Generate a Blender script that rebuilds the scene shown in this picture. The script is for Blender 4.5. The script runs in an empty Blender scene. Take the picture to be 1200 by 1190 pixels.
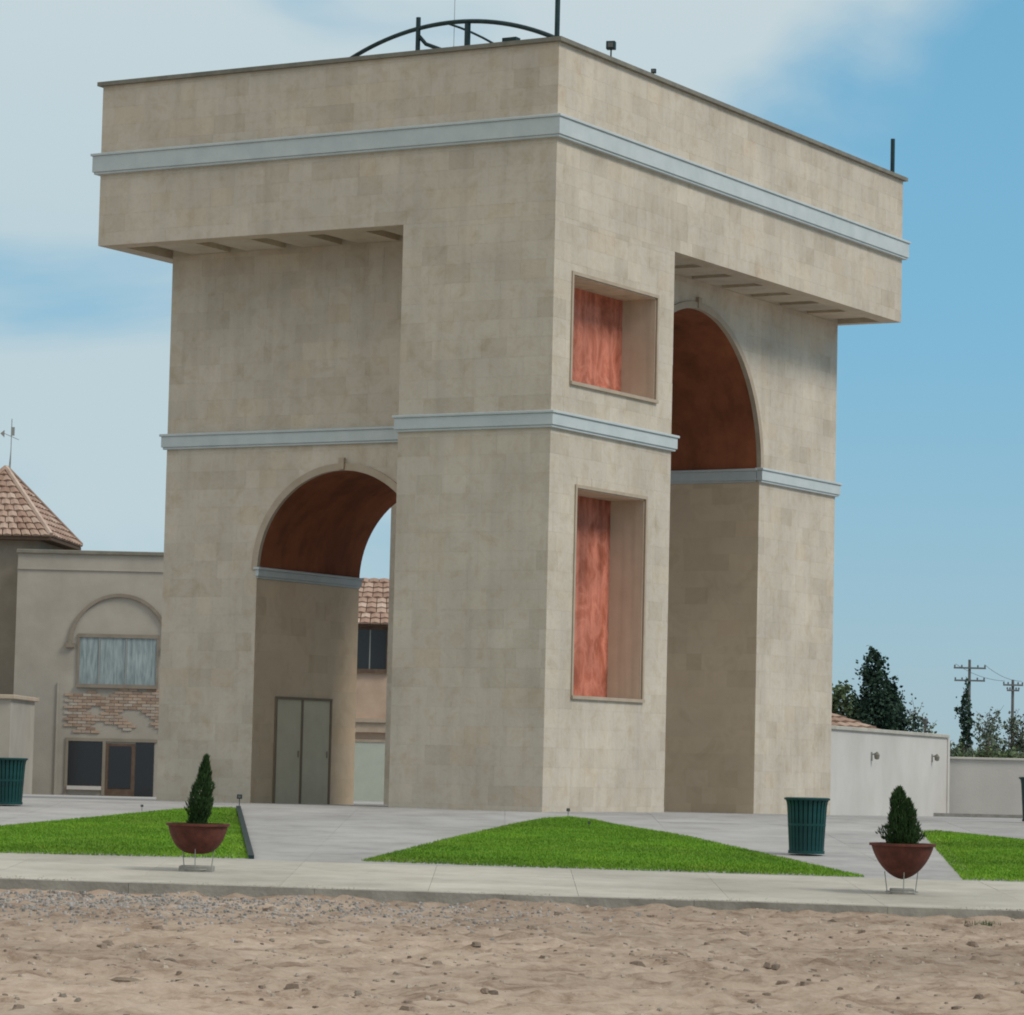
import bpy, bmesh, math, random
import numpy as np
from mathutils import Vector, Matrix, noise
random.seed(7); rng = np.random.default_rng(7)
S = bpy.context.scene
COL = S.collection

# ------------------------------------------------------------------ camera
CX, CY, CZ = 33.717, -60.1133, 1.0284
YAW, PITCH, ROLL, FPX = -0.522139, 0.0754656, 0.0230651, 3928.125
fwd = Vector((math.cos(PITCH)*math.sin(YAW), math.cos(PITCH)*math.cos(YAW), math.sin(PITCH)))
rt0 = Vector((math.cos(YAW), -math.sin(YAW), 0)); up0 = rt0.cross(fwd)
rt = math.cos(ROLL)*rt0 + math.sin(ROLL)*up0
up = -math.sin(ROLL)*rt0 + math.cos(ROLL)*up0
cam = bpy.data.cameras.new('camera'); camo = bpy.data.objects.new('camera', cam); COL.objects.link(camo)
M = Matrix((rt, up, -fwd)).transposed().to_4x4(); M.translation = Vector((CX, CY, CZ)); camo.matrix_world = M
cam.sensor_fit = 'HORIZONTAL'; cam.sensor_width = 36; cam.lens = FPX/1200*36
cam.clip_start = 0.5; cam.clip_end = 6000
S.camera = camo
S.render.resolution_x = 1024; S.render.resolution_y = 1015

# ------------------------------------------------------------------ sky and sun
SUN_AZ = math.radians(86)          # clockwise from +Y
SUN_EL = math.radians(44)
CLX, CLZ = 2.7, 1.3
W = bpy.data.worlds.new('World'); S.world = W; W.use_nodes = True
nt = W.node_tree; nt.nodes.clear()
def N(nt, t, **k):
    n = nt.nodes.new(t)
    for a, b in k.items(): setattr(n, a, b)
    return n
out = N(nt, 'ShaderNodeOutputWorld'); bg = N(nt, 'ShaderNodeBackground'); bg.inputs['Strength'].default_value = 0.1
sky = N(nt, 'ShaderNodeTexSky', sky_type='NISHITA'); sky.sun_disc = False
sky.sun_elevation = SUN_EL; sky.sun_rotation = SUN_AZ; sky.air_density = 1.0; sky.dust_density = 0.6; sky.ozone_density = 1.6
tc = N(nt, 'ShaderNodeTexCoord')
sep = N(nt, 'ShaderNodeSeparateXYZ'); nt.links.new(tc.outputs['Generated'], sep.inputs[0])
# clear air: the sky texture blended with a hazy gradient by height
hz = N(nt, 'ShaderNodeValToRGB'); e = hz.color_ramp.elements
for k_ in range(3): e.new(.5)
for k_, (p_, c_) in enumerate([(0.0,(3.3,4.75,5.5)), (.05,(2.6,4.55,5.8)), (.13,(1.7,4.25,6.1)), (.30,(1.35,3.75,5.7)), (.75,(3.6,4.3,4.9))]):
    e[k_].position = p_; e[k_].color = (c_[0]/10, c_[1]/10, c_[2]/10, 1)
nt.links.new(sep.outputs['Z'], hz.inputs['Fac'])
hs_ = N(nt, 'ShaderNodeVectorMath', operation='SCALE'); hs_.inputs['Scale'].default_value = 10; nt.links.new(hz.outputs['Color'], hs_.inputs[0])
clear = N(nt, 'ShaderNodeMix', data_type='RGBA'); clear.inputs['Factor'].default_value = .85
nt.links.new(sky.outputs[0], clear.inputs['A']); nt.links.new(hs_.outputs[0], clear.inputs['B'])
# clouds: broad soft noise, thicker over the western half and overhead
mp = N(nt, 'ShaderNodeMapping'); mp.inputs['Scale'].default_value = (1.0, 1.0, 2.4); mp.inputs['Location'].default_value = (CLX, 0.3, CLZ)
ns = N(nt, 'ShaderNodeTexNoise'); ns.inputs['Scale'].default_value = 6.5; ns.inputs['Detail'].default_value = 6; ns.inputs['Roughness'].default_value = 0.45
ns.inputs['Distortion'].default_value = 0.4
nt.links.new(tc.outputs['Generated'], mp.inputs['Vector']); nt.links.new(mp.outputs[0], ns.inputs['Vector'])
dotn = N(nt, 'ShaderNodeVectorMath', operation='DOT_PRODUCT'); dotn.inputs[1].default_value = (-0.867, -0.498, 0.55)
nt.links.new(tc.outputs['Generated'], dotn.inputs[0])
ma = N(nt, 'ShaderNodeMath', operation='MULTIPLY_ADD'); ma.inputs[1].default_value = 2.3; ma.inputs[2].default_value = -0.06
nt.links.new(dotn.outputs['Value'], ma.inputs[0])
cl = N(nt, 'ShaderNodeClamp'); cl.inputs['Min'].default_value = -0.30; cl.inputs['Max'].default_value = 0.20
nt.links.new(ma.outputs[0], cl.inputs['Value'])
ad = N(nt, 'ShaderNodeMath', operation='ADD'); nt.links.new(ns.outputs['Fac'], ad.inputs[0]); nt.links.new(cl.outputs[0], ad.inputs[1])
rp = N(nt, 'ShaderNodeMapRange', interpolation_type='SMOOTHSTEP'); rp.inputs['From Min'].default_value = 0.40; rp.inputs['From Max'].default_value = 0.64
rp.inputs['To Max'].default_value = 0.95
nt.links.new(ad.outputs[0], rp.inputs['Value'])
# cloud colour: bluish grey low down, whiter overhead
cr = N(nt, 'ShaderNodeMapRange'); cr.inputs['From Min'].default_value = .15; cr.inputs['From Max'].default_value = .6; nt.links.new(sep.outputs['Z'], cr.inputs['Value'])
cc = N(nt, 'ShaderNodeMix', data_type='RGBA'); cc.inputs['A'].default_value = (4.75, 5.85, 6.3, 1); cc.inputs['B'].default_value = (7.6, 7.5, 7.0, 1)
nt.links.new(cr.outputs[0], cc.inputs['Factor'])
mx = N(nt, 'ShaderNodeMix', data_type='RGBA')
nt.links.new(rp.outputs[0], mx.inputs['Factor']); nt.links.new(clear.outputs['Result'], mx.inputs['A']); nt.links.new(cc.outputs['Result'], mx.inputs['B'])
nt.links.new(mx.outputs['Result'], bg.inputs['Color']); nt.links.new(bg.outputs[0], out.inputs['Surface'])
sl = bpy.data.lights.new('sun', 'SUN'); sl.energy = 1.85; sl.angle = math.radians(17); sl.color = (1, 0.945, 0.85)
so = bpy.data.objects.new('sun', sl); COL.objects.link(so)
tosun = Vector((math.cos(SUN_EL)*math.sin(SUN_AZ), math.cos(SUN_EL)*math.cos(SUN_AZ), math.sin(SUN_EL)))
so.rotation_euler = tosun.to_track_quat('Z', 'Y').to_euler(); so.location = (60, 0, 60)
S.view_settings.view_transform = 'Standard'; S.view_settings.look = 'None'
S.view_settings.exposure = 0.14; S.view_settings.gamma = 1; S.view_settings.use_curve_mapping = False
S.render.engine = 'CYCLES'; S.cycles.filter_width = 1.9

# ------------------------------------------------------------------ helpers
class MB:
    def __init__(s): s.v = []; s.f = []
    def add(s, vs, fs):
        b = len(s.v); s.v += [tuple(v) for v in vs]; s.f += [tuple(i+b for i in f) for f in fs]; return s
    def box(s, x0, x1, y0, y1, z0, z1):
        return s.add([(x0,y0,z0),(x1,y0,z0),(x1,y1,z0),(x0,y1,z0),(x0,y0,z1),(x1,y0,z1),(x1,y1,z1),(x0,y1,z1)],
                     [(0,3,2,1),(4,5,6,7),(0,1,5,4),(1,2,6,5),(2,3,7,6),(3,0,4,7)])
    def quad_slab(s, c, th):           # c: four top corners
        vs = [(p[0],p[1],p[2]-th) for p in c]+[tuple(p) for p in c]
        return s.add(vs, [(0,3,2,1),(4,5,6,7),(0,1,5,4),(1,2,6,5),(2,3,7,6),(3,0,4,7)])
    def prism(s, poly, f, a, b):       # poly 2-D, f(u,w,t)->xyz
        n = len(poly); vs = [f(u,w,a) for u,w in poly]+[f(u,w,b) for u,w in poly]
        return s.add(vs, [tuple(range(n)), tuple(range(2*n-1,n-1,-1))]+[(i,i+n,(i+1)%n+n,(i+1)%n) for i in range(n)])
    def band(s, A, B, close=False):    # quads between two polylines
        n = len(A); m = n if close else n-1
        return s.add(list(A)+list(B), [(i,(i+1)%n,(i+1)%n+n,i+n) for i in range(m)])
    def tube(s, path, r, n=8, r1=None):
        path = [Vector(p) for p in path]; rings = []; L = len(path)
        for i, p in enumerate(path):
            d = (path[min(i+1,L-1)]-path[max(i-1,0)]).normalized()
            a = d.cross(Vector((0,0,1))) if abs(d.z) < .95 else d.cross(Vector((1,0,0)))
            a.normalize(); b = d.cross(a); rr = r if r1 is None else r+(r1-r)*i/(L-1)
            rings.append([p+rr*(math.cos(2*math.pi*k/n)*a+math.sin(2*math.pi*k/n)*b) for k in range(n)])
        b0 = len(s.v)
        for rg in rings: s.v += [tuple(v) for v in rg]
        for i in range(L-1):
            for k in range(n):
                s.f.append((b0+i*n+k, b0+i*n+(k+1)%n, b0+(i+1)*n+(k+1)%n, b0+(i+1)*n+k))
        s.f.append(tuple(b0+k for k in range(n))); s.f.append(tuple(b0+(L-1)*n+n-1-k for k in range(n)))
        return s
    def lathe(s, prof, n=24, c=(0,0,0)):
        b0 = len(s.v)
        for r, z in prof:
            for k in range(n):
                a = 2*math.pi*k/n; s.v.append((c[0]+r*math.cos(a), c[1]+r*math.sin(a), c[2]+z))
        for i in range(len(prof)-1):
            for k in range(n):
                s.f.append((b0+i*n+k, b0+i*n+(k+1)%n, b0+(i+1)*n+(k+1)%n, b0+(i+1)*n+k))
        return s
    def build(s, name, mat, parent=None, smooth=False, bevel=0, recalc=True, loc=None):
        me = bpy.data.meshes.new(name); me.from_pydata(s.v, [], s.f)
        if recalc:
            bm = bmesh.new(); bm.from_mesh(me); bmesh.ops.recalc_face_normals(bm, faces=bm.faces); bm.to_mesh(me); bm.free()
        me.materials.append(mat)
        if smooth:
            me.polygons.foreach_set('use_smooth', [True]*len(me.polygons))
            if smooth == 'auto': me.set_sharp_from_angle(angle=math.radians(35))
        o = bpy.data.objects.new(name, me); COL.objects.link(o)
        if parent: o.parent = parent
        if loc: o.location = loc
        if bevel:
            b = o.modifiers.new('bevel', 'BEVEL'); b.width = bevel; b.segments = 1; b.limit_method = 'ANGLE'
        return o
def tag(o, label=None, cat=None, group=None, kind=None):
    if label: o['label'] = label
    if cat: o['category'] = cat
    if group: o['group'] = group
    if kind: o['kind'] = kind
    return o
def empty(name, loc, rz=0):
    o = bpy.data.objects.new(name, None); COL.objects.link(o); o.location = loc; o.rotation_euler.z = rz
    o.empty_display_size = .2; return o
def copy_tree(o, parent=None):
    c = o.copy(); COL.objects.link(c); c.parent = parent
    for ch in o.children: copy_tree(ch, c)
    return c

# the street frame: l runs along the street, d at right angles to it; the monument is turned 30 degrees to it
SA = -YAW
FH = Vector((math.sin(YAW), math.cos(YAW), 0)); RH = Vector((FH.y, -FH.x, 0)); O0 = Vector((CX, CY, 0))
def T(d):
    if d < 69: return .03*(d-69)
    if d > 72: return max(-.0115*(d-72), -2.2)
    return 0.0
def street(l, d, z=0.0):
    p = O0+RH*l+FH*d; return Vector((p.x, p.y, z))
def on(l, d, dz=0.0): return street(l, d, T(d)+dz)
def ld(x, y):
    q = Vector((x, y, 0))-O0; return q.dot(RH), q.dot(FH)
def kerb_d(l): return 44.4-.12*l
def walk_d(l): return 50.4-.10*l

# ------------------------------------------------------------------ materials
def mat(name, base, rough=.8, metal=0, spec=.3):
    m = bpy.data.materials.new(name); m.use_nodes = True; nt = m.node_tree; b = nt.nodes['Principled BSDF']
    b.inputs['Base Color'].default_value = (*base, 1); b.inputs['Roughness'].default_value = rough; b.inputs['Metallic'].default_value = metal
    b.inputs['Specular IOR Level'].default_value = spec
    return m, nt, b
def ramp(nt, stops):
    r = N(nt, 'ShaderNodeValToRGB'); e = r.color_ramp.elements
    while len(e) < len(stops): e.new(.5)
    for i, (p, c) in enumerate(stops): e[i].position = p; e[i].color = (*c, 1)
    return r
def noise_mat(name, stops, scale=3, detail=6, rough=.85, bump=.0, bscale=None, stretch=(1,1,1), coords='Object', metal=0, tile=None, distort=0, second=None, streak=0, spec=.3, rr=.6):
    """ramped noise; tile=(amount) adds a tone per piece; second=(scale, amount) adds a broad tone"""
    m, nt, b = mat(name, stops[0][1], rough, metal, spec)
    t = N(nt, 'ShaderNodeTexCoord'); mp = N(nt, 'ShaderNodeMapping'); mp.inputs['Scale'].default_value = stretch
    if coords == 'World':
        g = N(nt, 'ShaderNodeNewGeometry'); nt.links.new(g.outputs['Position'], mp.inputs['Vector'])
    else: nt.links.new(t.outputs[coords], mp.inputs['Vector'])
    n = N(nt, 'ShaderNodeTexNoise'); n.inputs['Scale'].default_value = scale; n.inputs['Detail'].default_value = detail; n.inputs['Roughness'].default_value = rr
    n.inputs['Distortion'].default_value = distort
    nt.links.new(mp.outputs[0], n.inputs['Vector'])
    r = ramp(nt, stops); fac = n.outputs['Fac']; nt.links.new(fac, r.inputs['Fac']); col = r.outputs['Color']
    def mult(col, valsock):
        c = N(nt, 'ShaderNodeMix', data_type='RGBA', blend_type='MULTIPLY'); c.inputs['Factor'].default_value = 1
        nt.links.new(col, c.inputs['A']); nt.links.new(valsock, c.inputs['B']); return c.outputs['Result']
    if second:
        n2 = N(nt, 'ShaderNodeTexNoise'); n2.inputs['Scale'].default_value = second[0]; n2.inputs['Detail'].default_value = 3
        nt.links.new(mp.outputs[0], n2.inputs['Vector'])
        mr = N(nt, 'ShaderNodeMapRange'); mr.inputs['From Min'].default_value = .3; mr.inputs['From Max'].default_value = .7
        mr.inputs['To Min'].default_value = 1-second[1]; mr.inputs['To Max'].default_value = 1+second[1]
        nt.links.new(n2.outputs['Fac'], mr.inputs['Value']); col = mult(col, mr.outputs[0])
    if streak:
        m3 = N(nt, 'ShaderNodeMapping'); m3.inputs['Scale'].default_value = (2.2, 2.2, .13)
        gg = N(nt, 'ShaderNodeNewGeometry'); nt.links.new(gg.outputs['Position'], m3.inputs['Vector'])
        n4 = N(nt, 'ShaderNodeTexNoise'); n4.inputs['Scale'].default_value = 1.6; n4.inputs['Detail'].default_value = 5; nt.links.new(m3.outputs[0], n4.inputs['Vector'])
        m4 = N(nt, 'ShaderNodeMapRange'); m4.inputs['From Min'].default_value = .28; m4.inputs['From Max'].default_value = .55
        m4.inputs['To Min'].default_value = 1-streak; m4.inputs['To Max'].default_value = 1; nt.links.new(n4.outputs['Fac'], m4.inputs['Value']); col = mult(col, m4.outputs[0])
    if tile:
        g = N(nt, 'ShaderNodeNewGeometry'); oi = N(nt, 'ShaderNodeObjectInfo')
        a = N(nt, 'ShaderNodeMath', operation='ADD'); nt.links.new(g.outputs['Random Per Island'], a.inputs[0]); nt.links.new(oi.outputs['Random'], a.inputs[1])
        fr = N(nt, 'ShaderNodeMath', operation='FRACT'); nt.links.new(a.outputs[0], fr.inputs[0])
        tr = ramp(nt, tile); nt.links.new(fr.outputs[0], tr.inputs['Fac']); col = mult(col, tr.outputs['Color'])
    nt.links.new(col, b.inputs['Base Color'])
    if bump:
        n3 = N(nt, 'ShaderNodeTexNoise'); n3.inputs['Scale'].default_value = bscale or scale*6; n3.inputs['Detail'].default_value = 5
        nt.links.new(mp.outputs[0], n3.inputs['Vector'])
        bp = N(nt, 'ShaderNodeBump'); bp.inputs['Strength'].default_value = bump; bp.inputs['Distance'].default_value = .02
        nt.links.new(n3.outputs['Fac'], bp.inputs['Height']); nt.links.new(bp.outputs[0], b.inputs['Normal'])
    return m
def g3(v): return (v, v, v)
TILE_TONES = [(0, (.90,.885,.86)), (.10, (.945,.935,.92)), (.2, (.975,.965,.95)), (.35, (.99,.985,.98)), (.55, (1,1,1)), (.8, (1.02,1.02,1.015)), (.9, (1.04,1.025,1.0)), (1, (1.0,.95,.90))]
TRAV = [(.27, (.445,.355,.26)), (.39, (.52,.44,.345)), (.5, (.565,.495,.41)), (.58, (.54,.46,.365)), (.74, (.475,.375,.28))]
M_trav = noise_mat('travertine', TRAV, 1.7, 10, .7, .3, 14, tile=TILE_TONES, coords='World', distort=.3, second=(.6, .10), streak=.09, rr=.72)
M_core = noise_mat('travertine_joint', [(.3,(.43,.375,.29)),(.7,(.50,.445,.36))], 1.7, 8, .85, .2, 14, coords='World', second=(.5,.07), streak=.07)
M_jamb = noise_mat('bounce_warmed_travertine', [(.25,(.54,.405,.275)),(.5,(.65,.51,.365)),(.8,(.58,.44,.305))], 1.3, 8, .75, .25, 14, tile=TILE_TONES, coords='World', distort=.6, second=(.35, .09))  # brighter, browner copy of the travertine: bounced passage light put into the colour
M_band = noise_mat('grey_cantera', [(.3,(.46,.50,.505)),(.7,(.54,.575,.575))], 2, 5, .7, .15, 20, coords='World')
M_cope = noise_mat('coping_stone', [(.3,(.16,.15,.125)),(.7,(.24,.22,.18))], 3, 5, .8, .2, 20, coords='World')
M_moul = noise_mat('beige_moulding', [(.3,(.37,.29,.215)),(.7,(.46,.375,.29))], 2, 5, .75, .15, 20, coords='World')
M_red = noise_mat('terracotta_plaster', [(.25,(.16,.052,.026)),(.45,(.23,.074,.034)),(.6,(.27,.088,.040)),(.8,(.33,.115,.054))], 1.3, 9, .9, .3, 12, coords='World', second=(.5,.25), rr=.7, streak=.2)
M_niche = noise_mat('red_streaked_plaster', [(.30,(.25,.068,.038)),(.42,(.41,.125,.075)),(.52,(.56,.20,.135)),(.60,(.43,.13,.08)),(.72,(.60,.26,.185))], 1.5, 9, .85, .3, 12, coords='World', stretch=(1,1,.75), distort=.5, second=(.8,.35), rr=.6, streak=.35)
M_steel = noise_mat('dark_green_steel', [(.3,(.012,.03,.035)),(.7,(.03,.055,.06))], 5, 4, .5, metal=.3)
M_door = noise_mat('olive_door_paint', [(.3,(.56,.50,.37)),(.7,(.64,.575,.43))], 2, 5, .5, coords='World')
M_frame = mat('brown_door_frame', (.22,.17,.12), .6)[0]
M_plaza = noise_mat('plaza_concrete', [(.28,(.235,.227,.22)),(.42,(.31,.30,.295)),(.55,(.365,.355,.348)),(.72,(.41,.40,.388))], .8, 11, .85, .3, 18, coords='World', second=(.22,.13), rr=.72, tile=[(0,g3(.95)),(1,g3(1.03))])
M_walk = noise_mat('sidewalk_concrete', [(.28,(.31,.285,.24)),(.42,(.385,.36,.31)),(.55,(.435,.41,.355)),(.72,(.48,.455,.40))], .9, 11, .85, .3, 18, coords='World', second=(.35,.13), rr=.72, tile=[(0,g3(.94)),(1,g3(1.03))])
M_kerb = noise_mat('kerb_concrete', [(.28,(.17,.155,.13)),(.45,(.28,.26,.225)),(.6,(.36,.335,.29)),(.75,(.42,.39,.34))], 1.2, 9, .9, .5, 18, coords='World', second=(.4,.14), tile=[(0,g3(.9)),(1,g3(1.06))])
M_grass = noise_mat('grass_blades', [(.28,(.075,.165,.010)),(.42,(.115,.245,.012)),(.55,(.15,.29,.015)),(.68,(.22,.33,.03)),(.8,(.27,.30,.06))], 1.3, 10, .7, coords='World', second=(.28,.28), rr=.72, tile=[(0,g3(.85)),(1,g3(1.12))])
M_turf = noise_mat('turf_soil', [(.25,(.08,.18,.012)),(.75,(.12,.25,.016))], 2, 6, .95, .5, 30, coords='World')
M_dirt = noise_mat('dry_dirt', [(.30,(.135,.09,.062)),(.40,(.22,.155,.112)),(.48,(.31,.235,.178)),(.57,(.365,.285,.222)),(.72,(.43,.36,.295))], 1.5, 12, .95, 1.0, 9, coords='World', stretch=(1,1,1), distort=.5, second=(.22,.20), rr=.78)
M_earth = noise_mat('dry_ground', [(.3,(.24,.20,.15)),(.7,(.34,.29,.22))], .1, 8, .95, coords='World')
M_stone = noise_mat('gravel_stone', [(.3,(.26,.215,.17)),(.7,(.40,.34,.28))], 3, 4, .9, tile=[(0,g3(.6)),(1,g3(1.35))])
M_clods = noise_mat('earth_clods', [(.3,(.19,.14,.105)),(.7,(.31,.245,.195))], 4, 6, .95, .6, 30, coords='World', tile=[(0,g3(.6)),(1,g3(1.25))])
M_gravel = noise_mat('grey_gravel', [(.3,(.25,.235,.22)),(.7,(.39,.37,.35))], 4, 6, .9, coords='World', tile=[(0,g3(.5)),(1,g3(1.3))])
M_line = noise_mat('niche_lining_stone', [(.3,(.56,.45,.335)),(.7,(.66,.545,.42))], 1.5, 8, .85, .2, 14, coords='World', streak=.2)
M_rust = noise_mat('red_brown_bowl', [(.25,(.06,.018,.012)),(.5,(.11,.032,.021)),(.8,(.17,.055,.036))], 6, 7, .75, .3, 40, second=(2,.2))
M_wire = mat('thin_grey_metal', (.30,.30,.28), .5, .3)[0]
M_foot = noise_mat('concrete_foot', [(.3,(.20,.19,.17)),(.7,(.32,.30,.27))], 6, 5, .9)
M_green = noise_mat('green_can_paint', [(.3,(.003,.034,.034)),(.7,(.007,.060,.058))], 4, 5, .45)
M_candark = mat('can_inner', (.006,.02,.02), .8)[0]
M_con = noise_mat('conifer_sprays', [(.3,(.018,.045,.012)),(.7,(.05,.105,.028))], 8, 4, .7, tile=[(0,g3(.6)),(1,g3(1.35))])
M_bark = noise_mat('bark', [(.3,(.08,.06,.04)),(.7,(.16,.12,.085))], 12, 5, .9)
M_cyp = noise_mat('dark_cypress', [(.3,(.014,.036,.024)),(.7,(.032,.068,.042))], 2, 4, .8, tile=[(0,g3(.6)),(1,g3(1.4))])
M_leaf = noise_mat('olive_leaves', [(.3,(.07,.11,.05)),(.7,(.13,.175,.085))], 1, 4, .8, tile=[(0,g3(.6)),(1,g3(1.4))])  # greens lightened to put distance haze into the leaf colour
M_leaf2 = noise_mat('dusty_hazed_leaves', [(.3,(.09,.12,.085)),(.7,(.155,.19,.135))], 1, 4, .8, tile=[(0,g3(.6)),(1,g3(1.4))])  # dusty green, its paleness partly haze mixed into the colour
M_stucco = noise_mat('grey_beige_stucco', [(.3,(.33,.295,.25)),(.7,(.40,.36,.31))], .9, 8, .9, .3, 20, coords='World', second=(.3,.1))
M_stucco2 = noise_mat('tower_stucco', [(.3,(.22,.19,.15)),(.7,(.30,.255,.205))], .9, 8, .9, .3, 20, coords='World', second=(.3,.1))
M_dull = noise_mat('dull_moulding', [(.3,(.20,.165,.13)),(.7,(.28,.235,.19))], 2, 5, .8, coords='World')
M_white = noise_mat('white_stucco', [(.3,(.50,.465,.425)),(.7,(.58,.545,.505))], .6, 8, .9, .2, 20, coords='World', second=(.2,.06))
M_white2 = noise_mat('grey_white_stucco', [(.3,(.46,.43,.395)),(.7,(.54,.51,.47))], .6, 8, .9, .2, 20, coords='World', second=(.2,.06))
M_pink = noise_mat('pinkish_plaster', [(.3,(.44,.31,.23)),(.7,(.56,.41,.31))], 1.2, 6, .9, coords='World')
M_roof = noise_mat('clay_roof_tile', [(.3,(.31,.205,.155)),(.7,(.41,.29,.225))], 2, 5, .85, tile=[(0,(.7,.66,.64)),(.3,(.92,.88,.88)),(.6,(1.02,1.02,1.02)),(.85,(1.15,1.2,1.25)),(1,(1.35,1.5,1.6))])
M_roofbed = mat('roof_underlay', (.10,.065,.045), .9)[0]
M_brick = noise_mat('worn_brick', [(.3,(.31,.25,.205)),(.7,(.42,.345,.285))], 3, 6, .9, tile=[(0,(.75,.62,.55)),(.4,(1,.95,.92)),(.75,(1.1,.95,.85)),(1,(1.05,1.15,1.2))])
M_glass = mat('dark_glass', (.012,.014,.018), .12, 0, .6)[0]
M_curt = noise_mat('curtained_glass', [(.3,(.16,.20,.21)),(.7,(.36,.41,.42))], 3, 3, .3, stretch=(3,1,.4))
M_wood = noise_mat('brown_wood', [(.3,(.09,.055,.038)),(.7,(.15,.10,.07))], 5, 4, .7)
M_garage = noise_mat('pale_garage_door', [(.3,(.42,.45,.38)),(.7,(.48,.50,.43))], 2, 4, .6)
M_lamp = mat('lamp_glass', (.12,.12,.11), .3)[0]
M_pole = noise_mat('hazed_pole', [(.3,(.11,.12,.125)),(.7,(.16,.165,.165))], 3, 4, .9)  # paler bluish grey: far haze painted into the pole colour

# ------------------------------------------------------------------ ground, road, pavement
def strip_mesh(name, ls, ds, zf, m, kind='structure', dfun=None):
    mb = MB(); n = len(ls)
    for j, d in enumerate(ds):
        for l in ls:
            dd = dfun(l, d) if dfun else d
            p = street(l, dd); mb.v.append((p.x, p.y, zf(l, dd)))
    for j in range(len(ds)-1):
        for i in range(n-1): mb.f.append((j*n+i, j*n+i+1, (j+1)*n+i+1, (j+1)*n+i))
    o = mb.build(name, m, recalc=False); return tag(o, kind=kind)
strip_mesh('ground', [-3000,-300,-60,0,60,300,3000], [-2000,0,43,69,72,150,264,800,4500],
           lambda l, d: (-1.35 if d <= 43 else T(d)-.16), M_earth)
def axis(a, b, step, tails0, tails1): return tails0+list(np.arange(a, b+1e-6, step))+tails1
def dirt_z(l, d):
    p = Vector((l, d, 0))
    if abs(l) > 13 or d < 20: return -.92
    z = -.92+.035*noise.noise(p*.35)+.045*noise.noise(p*1.3)+.052*noise.noise(p*2.7)+.040*noise.noise(p*5.2)+.07*max(0, noise.noise(p*4.3+Vector((9,3,1)))-.12)*max(.1,.5+noise.noise(p*.5))
    z += .02*math.sin((d-.04*l)*1.7)*max(0, noise.noise(Vector((l*.12, d*.5, 4))))
    e = kerb_d(l)-d
    if e < 1.4: z += .13*(1-max(e,0)/1.4)**2*(.6+.6*noise.noise(Vector((l*.6, 2, 7))))   # soil banked against the kerb
    return z
strip_mesh('dirt_road', axis(-12, 12, .085, [-250,-60,-20], [20,60,250]), axis(0, 1, 1/240, [-2,-.8], []),
           dirt_z, M_dirt, dfun=lambda l, t: (20+t*(kerb_d(l)+.05-20)) if t >= 0 else 20+t*40)
# pavement sheets below the slabs
strip_mesh('plaza', [-60,-30,-14,0,14,30,60], [0,.05,.2,.4,.555,.6155,.75,1.0],
           lambda l, d: T(d)-.045, M_plaza, dfun=lambda l, t: walk_d(l)+t*(79-walk_d(l)) if False else walk_d(l)*(1-t)+t*(90))
side = strip_mesh('sidewalk', [-60,-30,-14,0,14,30,60], [0,1], lambda l, d: T(d)-.03, M_walk,
           dfun=lambda l, t: (kerb_d(l)+.22)*(1-t)+t*(walk_d(l)-.002))
kerb = strip_mesh('kerb', [-60,-30,0,30,60], [0,1], lambda l, d: T(d)-.05, M_kerb, dfun=lambda l, t: kerb_d(l)+.03+t*.16)
def slab(parent, name, m, corners, th, gap=.005, dz=0.0, base=T):
    c = [Vector(q) for q in corners]; mid = sum(c, Vector((0,0)))/4
    pts = []
    for q in c:
        v = q+(mid-q).normalized()*gap*1.4; p = street(v.x, v.y); pts.append((p.x, p.y, base(v.y)+dz))
    return MB().quad_slab(pts, th).build(name, m, parent)
L = -15.0
k = 0
while L < 15:       # kerbstones, each 1 m
    w = 2.5
    z = random.uniform(-.004, .004)
    slab(kerb, 'kerbstone', M_kerb, [(L, kerb_d(L)), (L+w, kerb_d(L+w)), (L+w, kerb_d(L+w)+.2), (L, kerb_d(L)+.2)], .34, .0018, .012+z)
    L += w
for i in range(15):    # sidewalk slabs
    for j in range(3):
        l0 = -15+2*i; l1 = l0+2
        f = lambda l, t: (kerb_d(l)+.21)*(1-t)+t*(walk_d(l)-.004)
        slab(side, 'sidewalk_slab', M_walk, [(l0, f(l0,j/3)), (l1, f(l1,j/3)), (l1, f(l1,(j+1)/3)), (l0, f(l0,(j+1)/3))], .08, .0022, random.uniform(-.002,.002))
plz = bpy.data.objects['plaza']
rows = [0, 3, 6, 9, 12, 15.5, 18.6, 21.6, 25, 28.5, 32]
for i in range(14):
    for j in range(len(rows)-1):
        l0 = -21+3*i; l1 = l0+3
        def f(l, r): return walk_d(l)+.002 if r == 0 else 50.4+r
        slab(plz, 'plaza_slab', M_plaza, [(l0, f(l0,rows[j])), (l1, f(l1,rows[j])), (l1, f(l1,rows[j+1])), (l0, f(l0,rows[j+1]))], .1, .0022, random.uniform(-.002,.002))
# far pavement in front of the houses
strip_mesh('forecourt', [-60,-30,0,30,60], [82.45,100,130,160], lambda l, d: T(d)-.003, M_plaza)

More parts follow.
